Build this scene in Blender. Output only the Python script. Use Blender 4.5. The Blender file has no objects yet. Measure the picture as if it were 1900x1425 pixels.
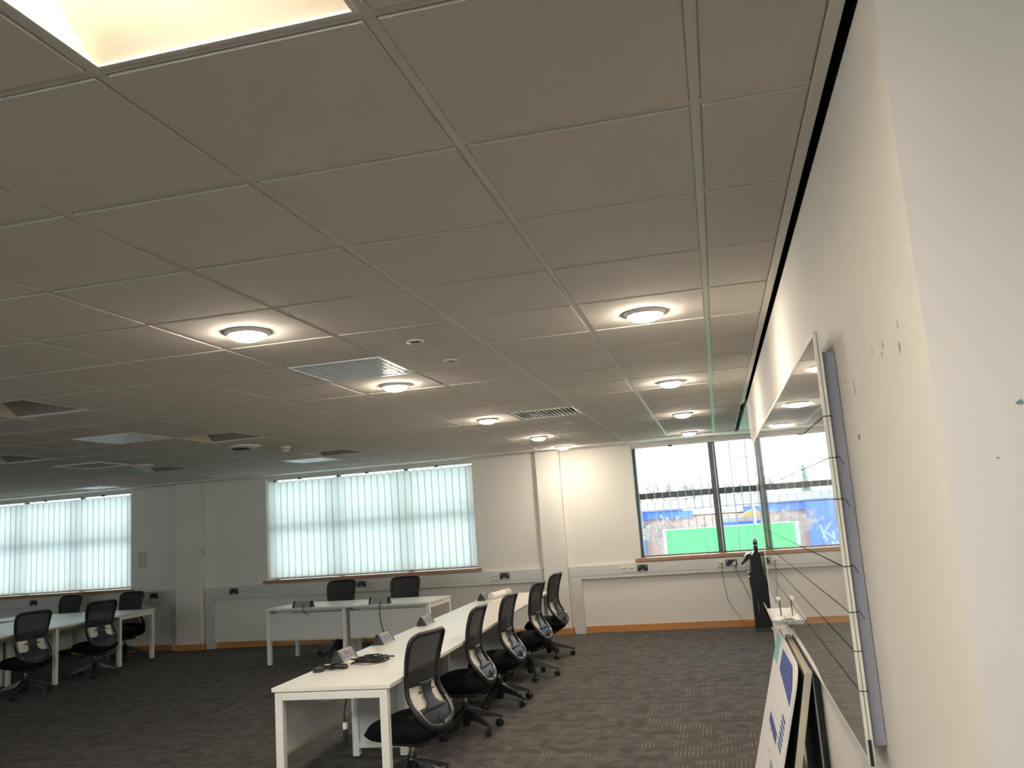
import bpy, bmesh, math, random
from mathutils import Vector, Matrix
random.seed(7)
PI = math.pi
scn = bpy.context.scene
C = scn.collection

# ------------------------------------------------------------------ camera
cam_d = bpy.data.cameras.new('camera')
cam = bpy.data.objects.new('camera', cam_d); C.objects.link(cam)
cam_d.sensor_width = 36.0
cam_d.lens = 1569.353 / 1900 * 36.0
cam_d.clip_start = 0.02; cam_d.clip_end = 500
_r = (0.96959317, 0.23418894, -0.07102556); _u = (0.10580161, -0.13944061, 0.984562); _f = (-0.22066968, 0.96213921, 0.15997823)
M = Matrix(((_r[0], _u[0], -_f[0], -0.0498), (_r[1], _u[1], -_f[1], -1.3907), (_r[2], _u[2], -_f[2], 1.6240), (0, 0, 0, 1)))
cam.matrix_world = M
scn.camera = cam

# ------------------------------------------------------------------ world and exposure
scn.view_settings.view_transform = 'Standard'
scn.view_settings.look = 'None'
scn.view_settings.gamma = 1.0
scn.view_settings.use_curve_mapping = False
scn.view_settings.exposure = 2.15
scn.cycles.max_bounces = 10
scn.cycles.diffuse_bounces = 6
scn.cycles.transparent_max_bounces = 16
scn.cycles.sample_clamp_indirect = 6.0

SKY = 1.15
wd = bpy.data.worlds.new('world'); scn.world = wd; wd.use_nodes = True
nt = wd.node_tree; nt.nodes.clear()
o_ = nt.nodes.new('ShaderNodeOutputWorld'); bg = nt.nodes.new('ShaderNodeBackground')
tc = nt.nodes.new('ShaderNodeTexCoord'); sp = nt.nodes.new('ShaderNodeSeparateXYZ'); rp = nt.nodes.new('ShaderNodeValToRGB')
nt.links.new(tc.outputs['Generated'], sp.inputs[0]); nt.links.new(sp.outputs['Z'], rp.inputs[0])
rp.color_ramp.elements[0].position = 0.0; rp.color_ramp.elements[0].color = (0.93, 0.98, 1.0, 1)
rp.color_ramp.elements[1].position = 0.6; rp.color_ramp.elements[1].color = (0.85, 0.94, 1.0, 1)
nt.links.new(rp.outputs[0], bg.inputs[0]); bg.inputs[1].default_value = SKY
nt.links.new(bg.outputs[0], o_.inputs[0])

# room numbers (metres); the ceiling grid is the 0.6 m module
H = 2.598      # ceiling height
YB = 10.81     # window wall
XW = 0.3216    # partition face
CREAM_LAMP = 52.0

# ------------------------------------------------------------------ materials
def nmat(name):
    m = bpy.data.materials.new(name); m.use_nodes = True
    n = m.node_tree; b = n.nodes['Principled BSDF']
    return m, n, b
def mat(name, col, rough=0.6, metal=0.0, var=0.06, scale=6.0, bump=0.0, bscale=200.0, spec=0.5, coat=0.0):
    m, n, b = nmat(name)
    b.inputs['Roughness'].default_value = rough; b.inputs['Metallic'].default_value = metal
    b.inputs['Specular IOR Level'].default_value = spec
    if coat: b.inputs['Coat Weight'].default_value = coat; b.inputs['Coat Roughness'].default_value = 0.05
    t = n.nodes.new('ShaderNodeTexCoord')
    nz = n.nodes.new('ShaderNodeTexNoise'); nz.inputs['Scale'].default_value = scale; nz.inputs['Detail'].default_value = 3
    n.links.new(t.outputs['Object'], nz.inputs['Vector'])
    mx = n.nodes.new('ShaderNodeMix'); mx.data_type = 'RGBA'
    mx.inputs['A'].default_value = (*[c * (1 - var) for c in col], 1); mx.inputs['B'].default_value = (*[min(1, c * (1 + var)) for c in col], 1)
    n.links.new(nz.outputs['Fac'], mx.inputs['Factor']); n.links.new(mx.outputs['Result'], b.inputs['Base Color'])
    if bump:
        n2 = n.nodes.new('ShaderNodeTexNoise'); n2.inputs['Scale'].default_value = bscale; n2.inputs['Detail'].default_value = 2
        n.links.new(t.outputs['Object'], n2.inputs['Vector'])
        bp = n.nodes.new('ShaderNodeBump'); bp.inputs['Strength'].default_value = bump; bp.inputs['Distance'].default_value = 0.002
        n.links.new(n2.outputs['Fac'], bp.inputs['Height']); n.links.new(bp.outputs[0], b.inputs['Normal'])
    return m
def emit(name, col, s):
    m, n, b = nmat(name); b.inputs['Base Color'].default_value = (*col, 1)
    b.inputs['Emission Color'].default_value = (*col, 1); b.inputs['Emission Strength'].default_value = s
    return m
def wood(name, c1, c2):
    m, n, b = nmat(name); b.inputs['Roughness'].default_value = 0.4
    t = n.nodes.new('ShaderNodeTexCoord'); mp = n.nodes.new('ShaderNodeMapping'); mp.inputs['Scale'].default_value = (1.2, 20, 40)
    nz = n.nodes.new('ShaderNodeTexNoise'); nz.inputs['Scale'].default_value = 3; nz.inputs['Detail'].default_value = 5
    r = n.nodes.new('ShaderNodeValToRGB'); r.color_ramp.elements[0].color = (*c1, 1); r.color_ramp.elements[1].color = (*c2, 1)
    r.color_ramp.elements[0].position = .35; r.color_ramp.elements[1].position = .65
    n.links.new(t.outputs['Object'], mp.inputs[0]); n.links.new(mp.outputs[0], nz.inputs['Vector']); n.links.new(nz.outputs['Fac'], r.inputs[0]); n.links.new(r.outputs[0], b.inputs['Base Color'])
    return m
def mnode(n, op, a=None, b_=None, c=None):
    x = n.nodes.new('ShaderNodeMath'); x.operation = op
    for i, v in enumerate((a, b_, c)):
        if v is None: continue
        if isinstance(v, (int, float)): x.inputs[i].default_value = v
        else: n.links.new(v, x.inputs[i])
    return x.outputs[0]
def carpet_mat():
    m, n, b = nmat('carpet'); b.inputs['Roughness'].default_value = 0.95; b.inputs['Specular IOR Level'].default_value = 0.15
    t = n.nodes.new('ShaderNodeTexCoord'); s = n.nodes.new('ShaderNodeSeparateXYZ'); n.links.new(t.outputs['Object'], s.inputs[0])
    x, y = s.outputs[0], s.outputs[1]
    ix = mnode(n, 'FLOOR', mnode(n, 'MULTIPLY', x, 1 / .25)); iy = mnode(n, 'FLOOR', mnode(n, 'MULTIPLY', y, 1 / .125))
    cv = n.nodes.new('ShaderNodeCombineXYZ'); n.links.new(ix, cv.inputs[0]); n.links.new(iy, cv.inputs[1])
    wn = n.nodes.new('ShaderNodeTexWhiteNoise'); n.links.new(cv.outputs[0], wn.inputs['Vector'])
    r = wn.outputs['Value']
    # dashes across X or along Y by random block
    sx = mnode(n, 'GREATER_THAN', mnode(n, 'SINE', mnode(n, 'MULTIPLY', x, 2 * PI / .028)), .55)
    sy = mnode(n, 'GREATER_THAN', mnode(n, 'SINE', mnode(n, 'MULTIPLY', y, 2 * PI / .03)), .45)
    pick = mnode(n, 'GREATER_THAN', r, .55)
    h = mnode(n, 'ADD', mnode(n, 'MULTIPLY', sx, pick), mnode(n, 'MULTIPLY', sy, mnode(n, 'SUBTRACT', 1, pick)))
    nz = n.nodes.new('ShaderNodeTexNoise'); nz.inputs['Scale'].default_value = 9; nz.inputs['Detail'].default_value = 4
    n.links.new(t.outputs['Object'], nz.inputs['Vector'])
    gate = n.nodes.new('ShaderNodeMapRange'); gate.inputs[1].default_value = .42; gate.inputs[2].default_value = .62; n.links.new(nz.outputs['Fac'], gate.inputs[0])
    h = mnode(n, 'MULTIPLY', h, gate.outputs[0])
    f = n.nodes.new('ShaderNodeTexNoise'); f.inputs['Scale'].default_value = 260; f.inputs['Detail'].default_value = 2; n.links.new(t.outputs['Object'], f.inputs['Vector'])
    v = mnode(n, 'ADD', mnode(n, 'MULTIPLY', r, .35), mnode(n, 'MULTIPLY', f.outputs['Fac'], .5))
    base = n.nodes.new('ShaderNodeMix'); base.data_type = 'RGBA'; base.inputs['A'].default_value = (.050, .047, .046, 1); base.inputs['B'].default_value = (.125, .115, .108, 1)
    n.links.new(v, base.inputs['Factor'])
    top = n.nodes.new('ShaderNodeMix'); top.data_type = 'RGBA'; top.inputs['B'].default_value = (.30, .28, .25, 1)
    n.links.new(mnode(n, 'MULTIPLY', h, .55), top.inputs['Factor']); n.links.new(base.outputs['Result'], top.inputs['A'])
    n.links.new(top.outputs['Result'], b.inputs['Base Color'])
    bp = n.nodes.new('ShaderNodeBump'); bp.inputs['Strength'].default_value = .5; bp.inputs['Distance'].default_value = .004
    n.links.new(f.outputs['Fac'], bp.inputs['Height']); n.links.new(bp.outputs[0], b.inputs['Normal'])
    return m
def spot_mat(name, col, spots, scol):
    """paint with a few chipped marks: (centre, half sizes)"""
    m, n, b = nmat(name); b.inputs['Roughness'].default_value = .75
    t = n.nodes.new('ShaderNodeTexCoord')
    nz = n.nodes.new('ShaderNodeTexNoise'); nz.inputs['Scale'].default_value = 90; n.links.new(t.outputs['Object'], nz.inputs['Vector'])
    wob = n.nodes.new('ShaderNodeVectorMath'); wob.operation = 'MULTIPLY_ADD'; wob.inputs[1].default_value = (.012, .012, .012)
    n.links.new(nz.outputs['Color'], wob.inputs[0]); n.links.new(t.outputs['Object'], wob.inputs[2])
    acc = None
    for c, s in spots:
        mp = n.nodes.new('ShaderNodeMapping'); mp.vector_type = 'TEXTURE'; mp.inputs['Location'].default_value = tuple(q + .006 for q in c); mp.inputs['Scale'].default_value = s
        n.links.new(wob.outputs[0], mp.inputs[0]); ln = n.nodes.new('ShaderNodeVectorMath'); ln.operation = 'LENGTH'; n.links.new(mp.outputs[0], ln.inputs[0])
        v = mnode(n, 'LESS_THAN', ln.outputs['Value'], 1.0); acc = v if acc is None else mnode(n, 'MAXIMUM', acc, v)
    mx = n.nodes.new('ShaderNodeMix'); mx.data_type = 'RGBA'; mx.inputs['A'].default_value = (*col, 1); mx.inputs['B'].default_value = (*scol, 1)
    n.links.new(acc, mx.inputs['Factor']); n.links.new(mx.outputs['Result'], b.inputs['Base Color'])
    return m
def see_through(name, col, alpha, rough=.8, trans=0.0):
    """mix of a surface and a clear hole share: mesh fabric"""
    m, n, b = nmat(name); b.inputs['Base Color'].default_value = (*col, 1); b.inputs['Roughness'].default_value = rough
    tr = n.nodes.new('ShaderNodeBsdfTransparent'); mx = n.nodes.new('ShaderNodeMixShader'); mx.inputs[0].default_value = alpha
    n.links.new(tr.outputs[0], mx.inputs[1]); n.links.new(b.outputs[0], mx.inputs[2]); n.links.new(mx.outputs[0], n.nodes['Material Output'].inputs[0])
    return m
def glass_mat():
    m, n, b = nmat('window_glass'); n.nodes.remove(b)
    tr = n.nodes.new('ShaderNodeBsdfTransparent'); tr.inputs[0].default_value = (.93, .97, .96, 1); gl = n.nodes.new('ShaderNodeBsdfGlossy'); gl.inputs['Roughness'].default_value = .02
    fr = n.nodes.new('ShaderNodeFresnel'); fr.inputs[0].default_value = 1.35; mx = n.nodes.new('ShaderNodeMixShader')
    n.links.new(fr.outputs[0], mx.inputs[0]); n.links.new(tr.outputs[0], mx.inputs[1]); n.links.new(gl.outputs[0], mx.inputs[2]); n.links.new(mx.outputs[0], n.nodes['Material Output'].inputs[0])
    return m
def slat_mat():
    m, n, b = nmat('blind_fabric'); n.nodes.remove(b)
    d = n.nodes.new('ShaderNodeBsdfDiffuse'); d.inputs[0].default_value = (.84, .82, .77, 1)
    t = n.nodes.new('ShaderNodeBsdfTranslucent'); t.inputs[0].default_value = (.91, .93, .92, 1)
    mx = n.nodes.new('ShaderNodeMixShader'); mx.inputs[0].default_value = .80
    n.links.new(d.outputs[0], mx.inputs[1]); n.links.new(t.outputs[0], mx.inputs[2]); n.links.new(mx.outputs[0], n.nodes['Material Output'].inputs[0])
    return m
def perf_mat():
    m, n, b = nmat('perforated_cream'); b.inputs['Roughness'].default_value = .5
    t = n.nodes.new('ShaderNodeTexCoord'); s = n.nodes.new('ShaderNodeSeparateXYZ'); n.links.new(t.outputs['Object'], s.inputs[0])
    a = mnode(n, 'SINE', mnode(n, 'MULTIPLY', s.outputs[0], 2 * PI / .018)); c = mnode(n, 'SINE', mnode(n, 'MULTIPLY', s.outputs[2], 2 * PI / .018))
    v = mnode(n, 'GREATER_THAN', mnode(n, 'MULTIPLY', a, c), .55)
    mx = n.nodes.new('ShaderNodeMix'); mx.data_type = 'RGBA'; mx.inputs['A'].default_value = (.82, .79, .68, 1); mx.inputs['B'].default_value = (.28, .26, .22, 1)
    n.links.new(v, mx.inputs['Factor']); n.links.new(mx.outputs['Result'], b.inputs['Base Color'])
    return m

WALLC = (.78, .755, .70)
m_wall = mat('wall_paint', WALLC, .8, var=.02, scale=1.5)
m_ceil = mat('ceiling_tile', (.62, .585, .535), .95, var=.03, scale=1.1, bump=.25, bscale=500)
m_grid = mat('ceiling_grid_metal', (.70, .67, .62), .4, var=.02)
m_trim = mat('white_trim', (.72, .70, .65), .5, var=.02)
m_trunk = mat('white_plastic_trunking', (.62, .62, .60), .4, var=.02)
m_carpet = carpet_mat()
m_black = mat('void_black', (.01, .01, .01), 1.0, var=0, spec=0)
m_skirt = wood('oak_skirting', (.48, .20, .055), (.62, .29, .09))
m_sill = wood('oak_sill', (.34, .17, .08), (.46, .24, .11))
m_frame = mat('grey_window_frame', (.085, .10, .11), .45, var=.05)
m_glass = glass_mat(); m_slat = slat_mat()
m_white = mat('white_desk_laminate', (.80, .77, .70), .32, var=.015)
m_wedge = mat('desk_edge', (.62, .59, .52), .5, var=.02)
m_wmetal = mat('white_powder_coat', (.78, .77, .73), .35, var=.015)
m_panel = mat('white_desk_panel', (.66, .66, .64), .55, var=.015)
m_steel = mat('chrome', (.75, .75, .76), .18, metal=1, var=.02)
m_alu = mat('aluminium', (.60, .59, .55), .35, metal=.6, var=.03)
m_modh = mat('module_housing', (.36, .355, .33), .45, metal=.2, var=.03)
m_bplas = mat('black_plastic', (.012, .012, .013), .35, var=.1)
m_bfab = mat('black_seat_fabric', (.008, .008, .010), .95, var=.2, scale=60, bump=.3, bscale=600, spec=.15)
m_navy = mat('navy_black_plastic', (.012, .017, .026), .45, var=.1)
m_mesh = see_through('chair_mesh', (.028, .029, .032), .80)
m_perf = perf_mat()
m_silver = mat('silver_edge', (.55, .55, .52), .25, metal=.8, var=.02)
m_socket = mat('black_socket', (.02, .02, .022), .4, var=.05)
m_sock_w = mat('white_socket', (.74, .72, .64), .4, var=.02)
m_sockf = mat('grey_blue_socket_face', (.16, .18, .23), .4, var=.15, scale=40)
m_cable = mat('black_cable', (.012, .012, .012), .45, var=.05)
m_gcable = mat('grey_cable', (.16, .15, .14), .5, var=.05)
m_bframe = mat('pale_frame_metal', (.66, .65, .59), .45, var=.02)
m_blue = mat('blue_grey_felt', (.25, .255, .31), .8, var=.04)
m_paper = mat('white_paper', (.78, .77, .75), .8, var=.02)
m_ink = mat('blue_ink', (.07, .10, .33), .7, var=.1)
m_dgrey = mat('dark_grey_board', (.055, .062, .065), .7, var=.1)
m_cream = mat('cream_frame', (.56, .52, .40), .5, var=.04)
m_grille = mat('grille_metal', (.80, .82, .82), .3, metal=.3, var=.03)
m_stain = mat('sooty_plastic', (.05, .045, .04), .9, var=.4, scale=15)
m_beige = mat('wall_beige_box', (.70, .68, .64), .5, var=.02)
m_lens = mat('unlit_lamp_lens', (.62, .66, .66), .25, var=.02)
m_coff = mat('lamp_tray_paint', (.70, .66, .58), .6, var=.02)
m_tray_shade = mat('lamp_tray_shaded', (.34, .32, .26), .5, var=.04)
m_dome = emit('lit_dome', (1.0, .87, .72), CREAM_LAMP)
m_fill_tube = emit('fill_light_tube', (1.0, .95, .88), 60.0)
m_tube = emit('lit_panel', (1.0, .88, .70), 14.0)
# whiteboard: glossy enamel
m_wb, _n, _b = nmat('whiteboard_enamel'); _b.inputs['Base Color'].default_value = (.60, .59, .56, 1); _b.inputs['Roughness'].default_value = .035; _b.inputs['IOR'].default_value = 1.75
_b.inputs['Coat Weight'].default_value = 1; _b.inputs['Coat Roughness'].default_value = .02
# outdoors
m_green = mat('green_hoarding', (.07, .60, .13), .6, var=.03, scale=.5)
m_snow = mat('snow', (.85, .90, .97), .8, var=.05, scale=2)
m_bblue = mat('blue_cladding', (.07, .16, .62), .6, var=.08, scale=.4)
m_brick = mat('brown_brick', (.42, .27, .22), .9, var=.25, scale=1.5)
m_roofg = mat('grey_sheet_roof', (.19, .18, .22), .8, var=.15, scale=.5)
m_orange = mat('orange_roof', (.85, .22, .07), .7, var=.1)
m_bark = mat('bare_twigs', (.34, .29, .27), .9, var=.3)
m_frost = mat('frosted_twigs', (.72, .78, .85), .9, var=.15)
m_conif = mat('conifer_green', (.04, .12, .06), .9, var=.4)
m_ground = mat('snowy_tarmac', (.55, .58, .62), .9, var=.35, scale=.3)
m_lampst = mat('grey_steel_post', (.35, .40, .40), .5, var=.05)
m_car = mat('snow_covered_car', (.60, .65, .72), .6, var=.2, scale=1)

# ------------------------------------------------------------------ mesh helpers
class MB:
    def __init__(s): s.v = []; s.f = []; s.m = []
    def add(s, vs, fs, mi=0):
        o = len(s.v); s.v += [tuple(v) for v in vs]; s.f += [tuple(i + o for i in f) for f in fs]; s.m += [mi] * len(fs)
        return s
    def box(s, x0, y0, z0, x1, y1, z1, mi=0):
        x0, x1 = min(x0, x1), max(x0, x1); y0, y1 = min(y0, y1), max(y0, y1); z0, z1 = min(z0, z1), max(z0, z1)
        return s.add([(x0, y0, z0), (x1, y0, z0), (x1, y1, z0), (x0, y1, z0), (x0, y0, z1), (x1, y0, z1), (x1, y1, z1), (x0, y1, z1)],
                     [(0, 3, 2, 1), (4, 5, 6, 7), (0, 1, 5, 4), (1, 2, 6, 5), (2, 3, 7, 6), (3, 0, 4, 7)], mi)
    def lathe(s, prof, seg=24, c=(0, 0, 0), mi=0, axis='z'):
        vs = []; fs = []
        for r, z in prof:
            for k in range(seg):
                a = 2 * PI * k / seg; p = (r * math.cos(a), r * math.sin(a), z)
                if axis == 'x': p = (p[2], p[0], p[1])
                if axis == 'y': p = (p[0], p[2], p[1])
                vs.append((c[0] + p[0], c[1] + p[1], c[2] + p[2]))
        for i in range(len(prof) - 1):
            for k in range(seg):
                k2 = (k + 1) % seg; fs.append((i * seg + k, i * seg + k2, (i + 1) * seg + k2, (i + 1) * seg + k))
        if prof[0][0] > 1e-6: fs.append(tuple(range(seg))[::-1])
        if prof[-1][0] > 1e-6: fs.append(tuple((len(prof) - 1) * seg + k for k in range(seg)))
        return s.add(vs, fs, mi)
    def tube(s, path, r, seg=8, closed=False, mi=0, flat=1.0, up=None):
        P = [Vector(p) for p in path]; n = len(P); vs = []; fs = []
        rr = r if isinstance(r, (list, tuple)) else [r] * n
        pn = None
        for i in range(n):
            a = P[(i - 1) % n] if (closed or i > 0) else P[0]; b = P[(i + 1) % n] if (closed or i < n - 1) else P[-1]
            t = (b - a).normalized()
            if up is not None: nn = t.cross(Vector(up)); nn = nn.normalized() if nn.length > 1e-4 else (pn or Vector((1, 0, 0)))
            elif pn is None: nn = t.orthogonal().normalized()
            else: nn = pn - t * pn.dot(t); nn = nn.normalized() if nn.length > 1e-6 else t.orthogonal().normalized()
            pn = nn; bb = t.cross(nn)
            for k in range(seg):
                q = 2 * PI * k / seg; vs.append(P[i] + nn * math.cos(q) * rr[i] + bb * math.sin(q) * rr[i] * flat)
        m_ = n if closed else n - 1
        for i in range(m_):
            j = (i + 1) % n
            for k in range(seg):
                k2 = (k + 1) % seg; fs.append((i * seg + k, i * seg + k2, j * seg + k2, j * seg + k))
        if not closed: fs += [tuple(range(seg))[::-1], tuple((n - 1) * seg + k for k in range(seg))]
        return s.add(vs, fs, mi)
    def prism(s, poly, a, b, axis='y', mi=0):
        """poly of 2-D points swept along an axis from a to b"""
        def p3(p, t): return {'x': (t, p[0], p[1]), 'y': (p[0], t, p[1]), 'z': (p[0], p[1], t)}[axis]
        n = len(poly); vs = [p3(p, a) for p in poly] + [p3(p, b) for p in poly]
        fs = [tuple(range(n)), tuple(range(n, 2 * n))[::-1]] + [(i, n + i, n + (i + 1) % n, (i + 1) % n) for i in range(n)]
        return s.add(vs, fs, mi)
    def build(s, name, mats, parent=None, origin=None, smooth=False, bevel=0.0, solid=0.0, sub=0):
        me = bpy.data.meshes.new(name)
        o = origin or (0, 0, 0)
        me.from_pydata([(v[0] - o[0], v[1] - o[1], v[2] - o[2]) for v in s.v], [], s.f)
        for m in (mats if isinstance(mats, (list, tuple)) else [mats]): me.materials.append(m)
        me.polygons.foreach_set('material_index', s.m)
        bm = bmesh.new(); bm.from_mesh(me); bmesh.ops.recalc_face_normals(bm, faces=bm.faces); bm.to_mesh(me); bm.free()
        if smooth:
            me.polygons.foreach_set('use_smooth', [True] * len(me.polygons))
            try: me.set_sharp_from_angle(angle=math.radians(50))
            except Exception: pass
        me.update()
        ob = bpy.data.objects.new(name, me); C.objects.link(ob); ob.location = o
        if parent: ob.parent = parent
        if solid: mm = ob.modifiers.new('solid', 'SOLIDIFY'); mm.thickness = solid; mm.offset = 0
        if sub: mm = ob.modifiers.new('sub', 'SUBSURF'); mm.levels = sub; mm.render_levels = sub
        if bevel: mm = ob.modifiers.new('bevel', 'BEVEL'); mm.width = bevel; mm.segments = 2; mm.limit_method = 'ANGLE'
        return ob
def tag(o, label, cat, group=None):
    o['label'] = label; o['category'] = cat
    if group: o['group'] = group
    return o
def thing(name, label, cat, loc=(0, 0, 0), rz=0.0, group=None):
    o = bpy.data.objects.new(name, None); C.objects.link(o); o.empty_display_size = .1
    o.location = loc; o.rotation_euler = (0, 0, rz)
    return tag(o, label, cat, group)
def struct(o): o['kind'] = 'structure'; return o
def dup(root, loc, rz, label, group=None):
    r = root.copy(); C.objects.link(r); r.location = loc; r.rotation_euler = (0, 0, rz); r['label'] = label
    if group: r['group'] = group
    def rec(a, b):
        for ch in list(a.children):
            c = ch.copy(); C.objects.link(c); c.parent = b; c.matrix_parent_inverse = ch.matrix_parent_inverse.copy(); rec(ch, c)
    rec(root, r)
    return r
def circ(c, r, n=24, a0=0, a1=2 * PI): return [(c[0] + r * math.cos(a0 + (a1 - a0) * i / n), c[1] + r * math.sin(a0 + (a1 - a0) * i / n)) for i in range(n)]

# ================================================================== THE ROOM
X0, X1, Y0 = -14.4, 3.5, -5.4
b = MB().box(X0 - .2, Y0 - .2, -.15, X1 + .2, YB + .35, 0); struct(b.build('floor', m_carpet))

# --- cells of the ceiling that hold something else than a plain tile: (column i, row j) is the cell X=.6i..
COFFERS_LIT = [(-2, -1)]
COFFERS_FILL = [(-7, -1), (-2, -5), (-7, -5), (-12, -5)]  # unseen tray lights, added to brighten the desks and left side
COFFERS_OFF = [(-8, 5), (-8, 9), (-12, 9), (-8, 13), (-12, 13)]
GRILLES = [(-4, 5), (-3, 10), (-9, 8)]
FLUSH = [(-9, 14), (-12, 16), (-16, 16)]
special = set(COFFERS_LIT + COFFERS_FILL + COFFERS_OFF + GRILLES + FLUSH)
ZT = H - .005
cb = MB()
I0, J0, J1 = -24, -9, 17
for i in range(I0, 0):
    for j in range(J0, J1):
        x, y = .6 * i, .6 * j
        if (i, j) not in special:
            cb.add([(x + .016, y + .016, ZT), (x + .584, y + .016, ZT), (x + .584, y + .584, ZT), (x + .016, y + .584, ZT),
                    (x + .016, y + .016, H + .002), (x + .584, y + .016, H + .002), (x + .584, y + .584, H + .002), (x + .016, y + .584, H + .002)],
                   [(0, 1, 2, 3), (0, 4, 5, 1), (1, 5, 6, 2), (2, 6, 7, 3), (3, 7, 4, 0)], 0)
for j in range(J0, J1):   # narrow cut tiles by the partition
    y = .6 * j; cb.box(.016, y + .016, ZT, .264, y + .584, H + .002, 0); cb.box(.012, y + .012, H + .003, .275, y + .588, H + .018, 1)
for i in range(I0, 1): cb.box(.6 * i - .012, .6 * J0, H, .6 * i + .012, .6 * J1, H + .02, 1)
for j in range(J0, J1 + 1):
    for i in range(I0, 0): cb.box(.6 * i + .012, .6 * j - .012, H, .6 * i + .588, .6 * j + .012, H + .02, 1)
    cb.box(.012, .6 * j - .012, H, .29, .6 * j + .012, H + .02, 1)
for i in range(I0, 0):    # closing the reveal beside each tile
    for j in range(J0, J1):
        if (i, j) in special: continue
        x, y = .6 * i, .6 * j
        cb.box(x + .012, y + .012, H + .003, x + .588, y + .588, H + .018, 1)
cb.box(X0 - .1, .6 * J1 + .012, H - .004, X1, YB + .02, H + .05, 2)            # plain margin along the window wall
cb.box(X0 - .1, .6 * J1 + .012, H - .022, X1, .6 * J1 + .05, H - .004, 2)
cb.box(XW + .0, .14, H + .1, X1, .6 * J1 + .02, H + .15, 2)                      # plain ceiling right of the partition
cb.box(XW, 6.9, H - .004, X1, .6 * J1 + .02, H + .1, 2)
cb.box(XW, Y0, H - .004, X1, .14, H + .1, 2)
cb.box(.270, .6 * J0, H - .012, .2985, 6.98, H + .02, 2)                          # edge trim by the dark gap
struct(cb.build('ceiling', [m_ceil, m_grid, m_trim]))
rs = MB().box(X0 - .2, Y0 - .2, H + .42, X1 + .2, YB + .35, H + .5); o = struct(rs.build('ceiling', m_wall))
vb = MB().box(.290, .0, H + .03, XW + .02, 6.98, H + .04).box(XW - .0015, .142, H - .016, XW, 6.9, H + .03); struct(vb.build('trim_9', m_black))  # black strips that paint in the shade of the ceiling gap

# --- window wall with three openings
WIN = [(-12.82, -9.41), (-6.96, -3.56), (-1.185, 2.215)]
ZS, ZH = .985, 2.560
wb = MB(); xs = [X0 - .2] + [q for w in WIN for q in w] + [X1 + .2]
for k in range(0, len(xs), 2): wb.box(xs[k], YB, 0, xs[k + 1], YB + .35, H + .5)
for a, c in WIN: wb.box(a, YB, 0, c, YB + .35, ZS - .01); wb.box(a, YB, ZH, c, YB + .35, H + .5)
struct(wb.build('wall_back', m_wall))
PIERS = [(-8.50, -8.06, .12), (-2.56, -2.215, .10)]
for k, (a, c, d) in enumerate(PIERS): struct(MB().box(a, YB - d, 0, c, YB, H - .004).build('wall_back', m_wall))
# skirting
sk = MB()
def skx(x0, x1, y): sk.box(x0, y - .016, 0, x1, y, .092)
skx(X0, -8.52, YB); skx(-7.86, -2.57, YB); skx(-2.02, X1, YB)
for a, c, d in PIERS: skx(a - .016, c + .016, YB - d); sk.box(c, YB - d, 0, c + .016, YB, .092); sk.box(a - .016, YB - d, 0, a, YB, .092)
struct(sk.build('baseboard_back', m_skirt, bevel=.003))
# remaining shell
struct(MB().box(X0 - .2, Y0 - .2, 0, X0, YB, H + .5).build('wall_left', m_wall))
struct(MB().box(X1, Y0 - .2, 0, X1 + .2, YB, H + .5).build('wall_right', m_wall))
# wall behind the camera, with windows to the other side of the building
OP = [(-13.2, -8.1), (-7.2, -2.8), (-1.4, .4)]
fb = MB(); xs = [X0 - .2] + [q for w in OP for q in w] + [X1 + .2]
for k in range(0, len(xs), 2): fb.box(xs[k], Y0 - .35, 0, xs[k + 1], Y0, H + .5)
for a, c in OP: fb.box(a, Y0 - .35, 0, c, Y0, ZS); fb.box(a, Y0 - .35, ZH, c, Y0, H + .5)
struct(fb.build('wall_front', m_wall))
# partition and its return near the camera
chips = [((XW, .34, 1.90), (.02, .006, .014)), ((XW, .33, 1.945), (.02, .003, .01)), ((XW, .49, 1.935), (.02, .006, .008)), ((XW, .51, 1.918), (.02, .004, .007)),
         ((XW, .61, 1.94), (.02, .005, .007)), ((XW, .90, 1.90), (.02, .006, .022)), ((XW, .93, 1.775), (.02, .02, .008)), ((XW, 1.03, 1.93), (.02, .004, .006))]
m_part = spot_mat('partition_paint', WALLC, chips, (.24, .24, .23))
m_ret = spot_mat('return_paint', (.70, .685, .67), [((.448, .14, 1.757), (.006, .02, .0035)), ((.403, .14, 1.67), (.0025, .02, .0025))], (.14, .27, .30))
struct(MB().box(XW, .142, 0, XW + .11, 6.9, H + .4).build('wall_right', m_part))
struct(MB().box(XW, .14, 0, X1, .142, H + .4).build('wall_right', m_ret))
struct(MB().box(XW + .11, .142, 0, X1, .24, H + .4).build('wall_right', m_wall))

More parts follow.
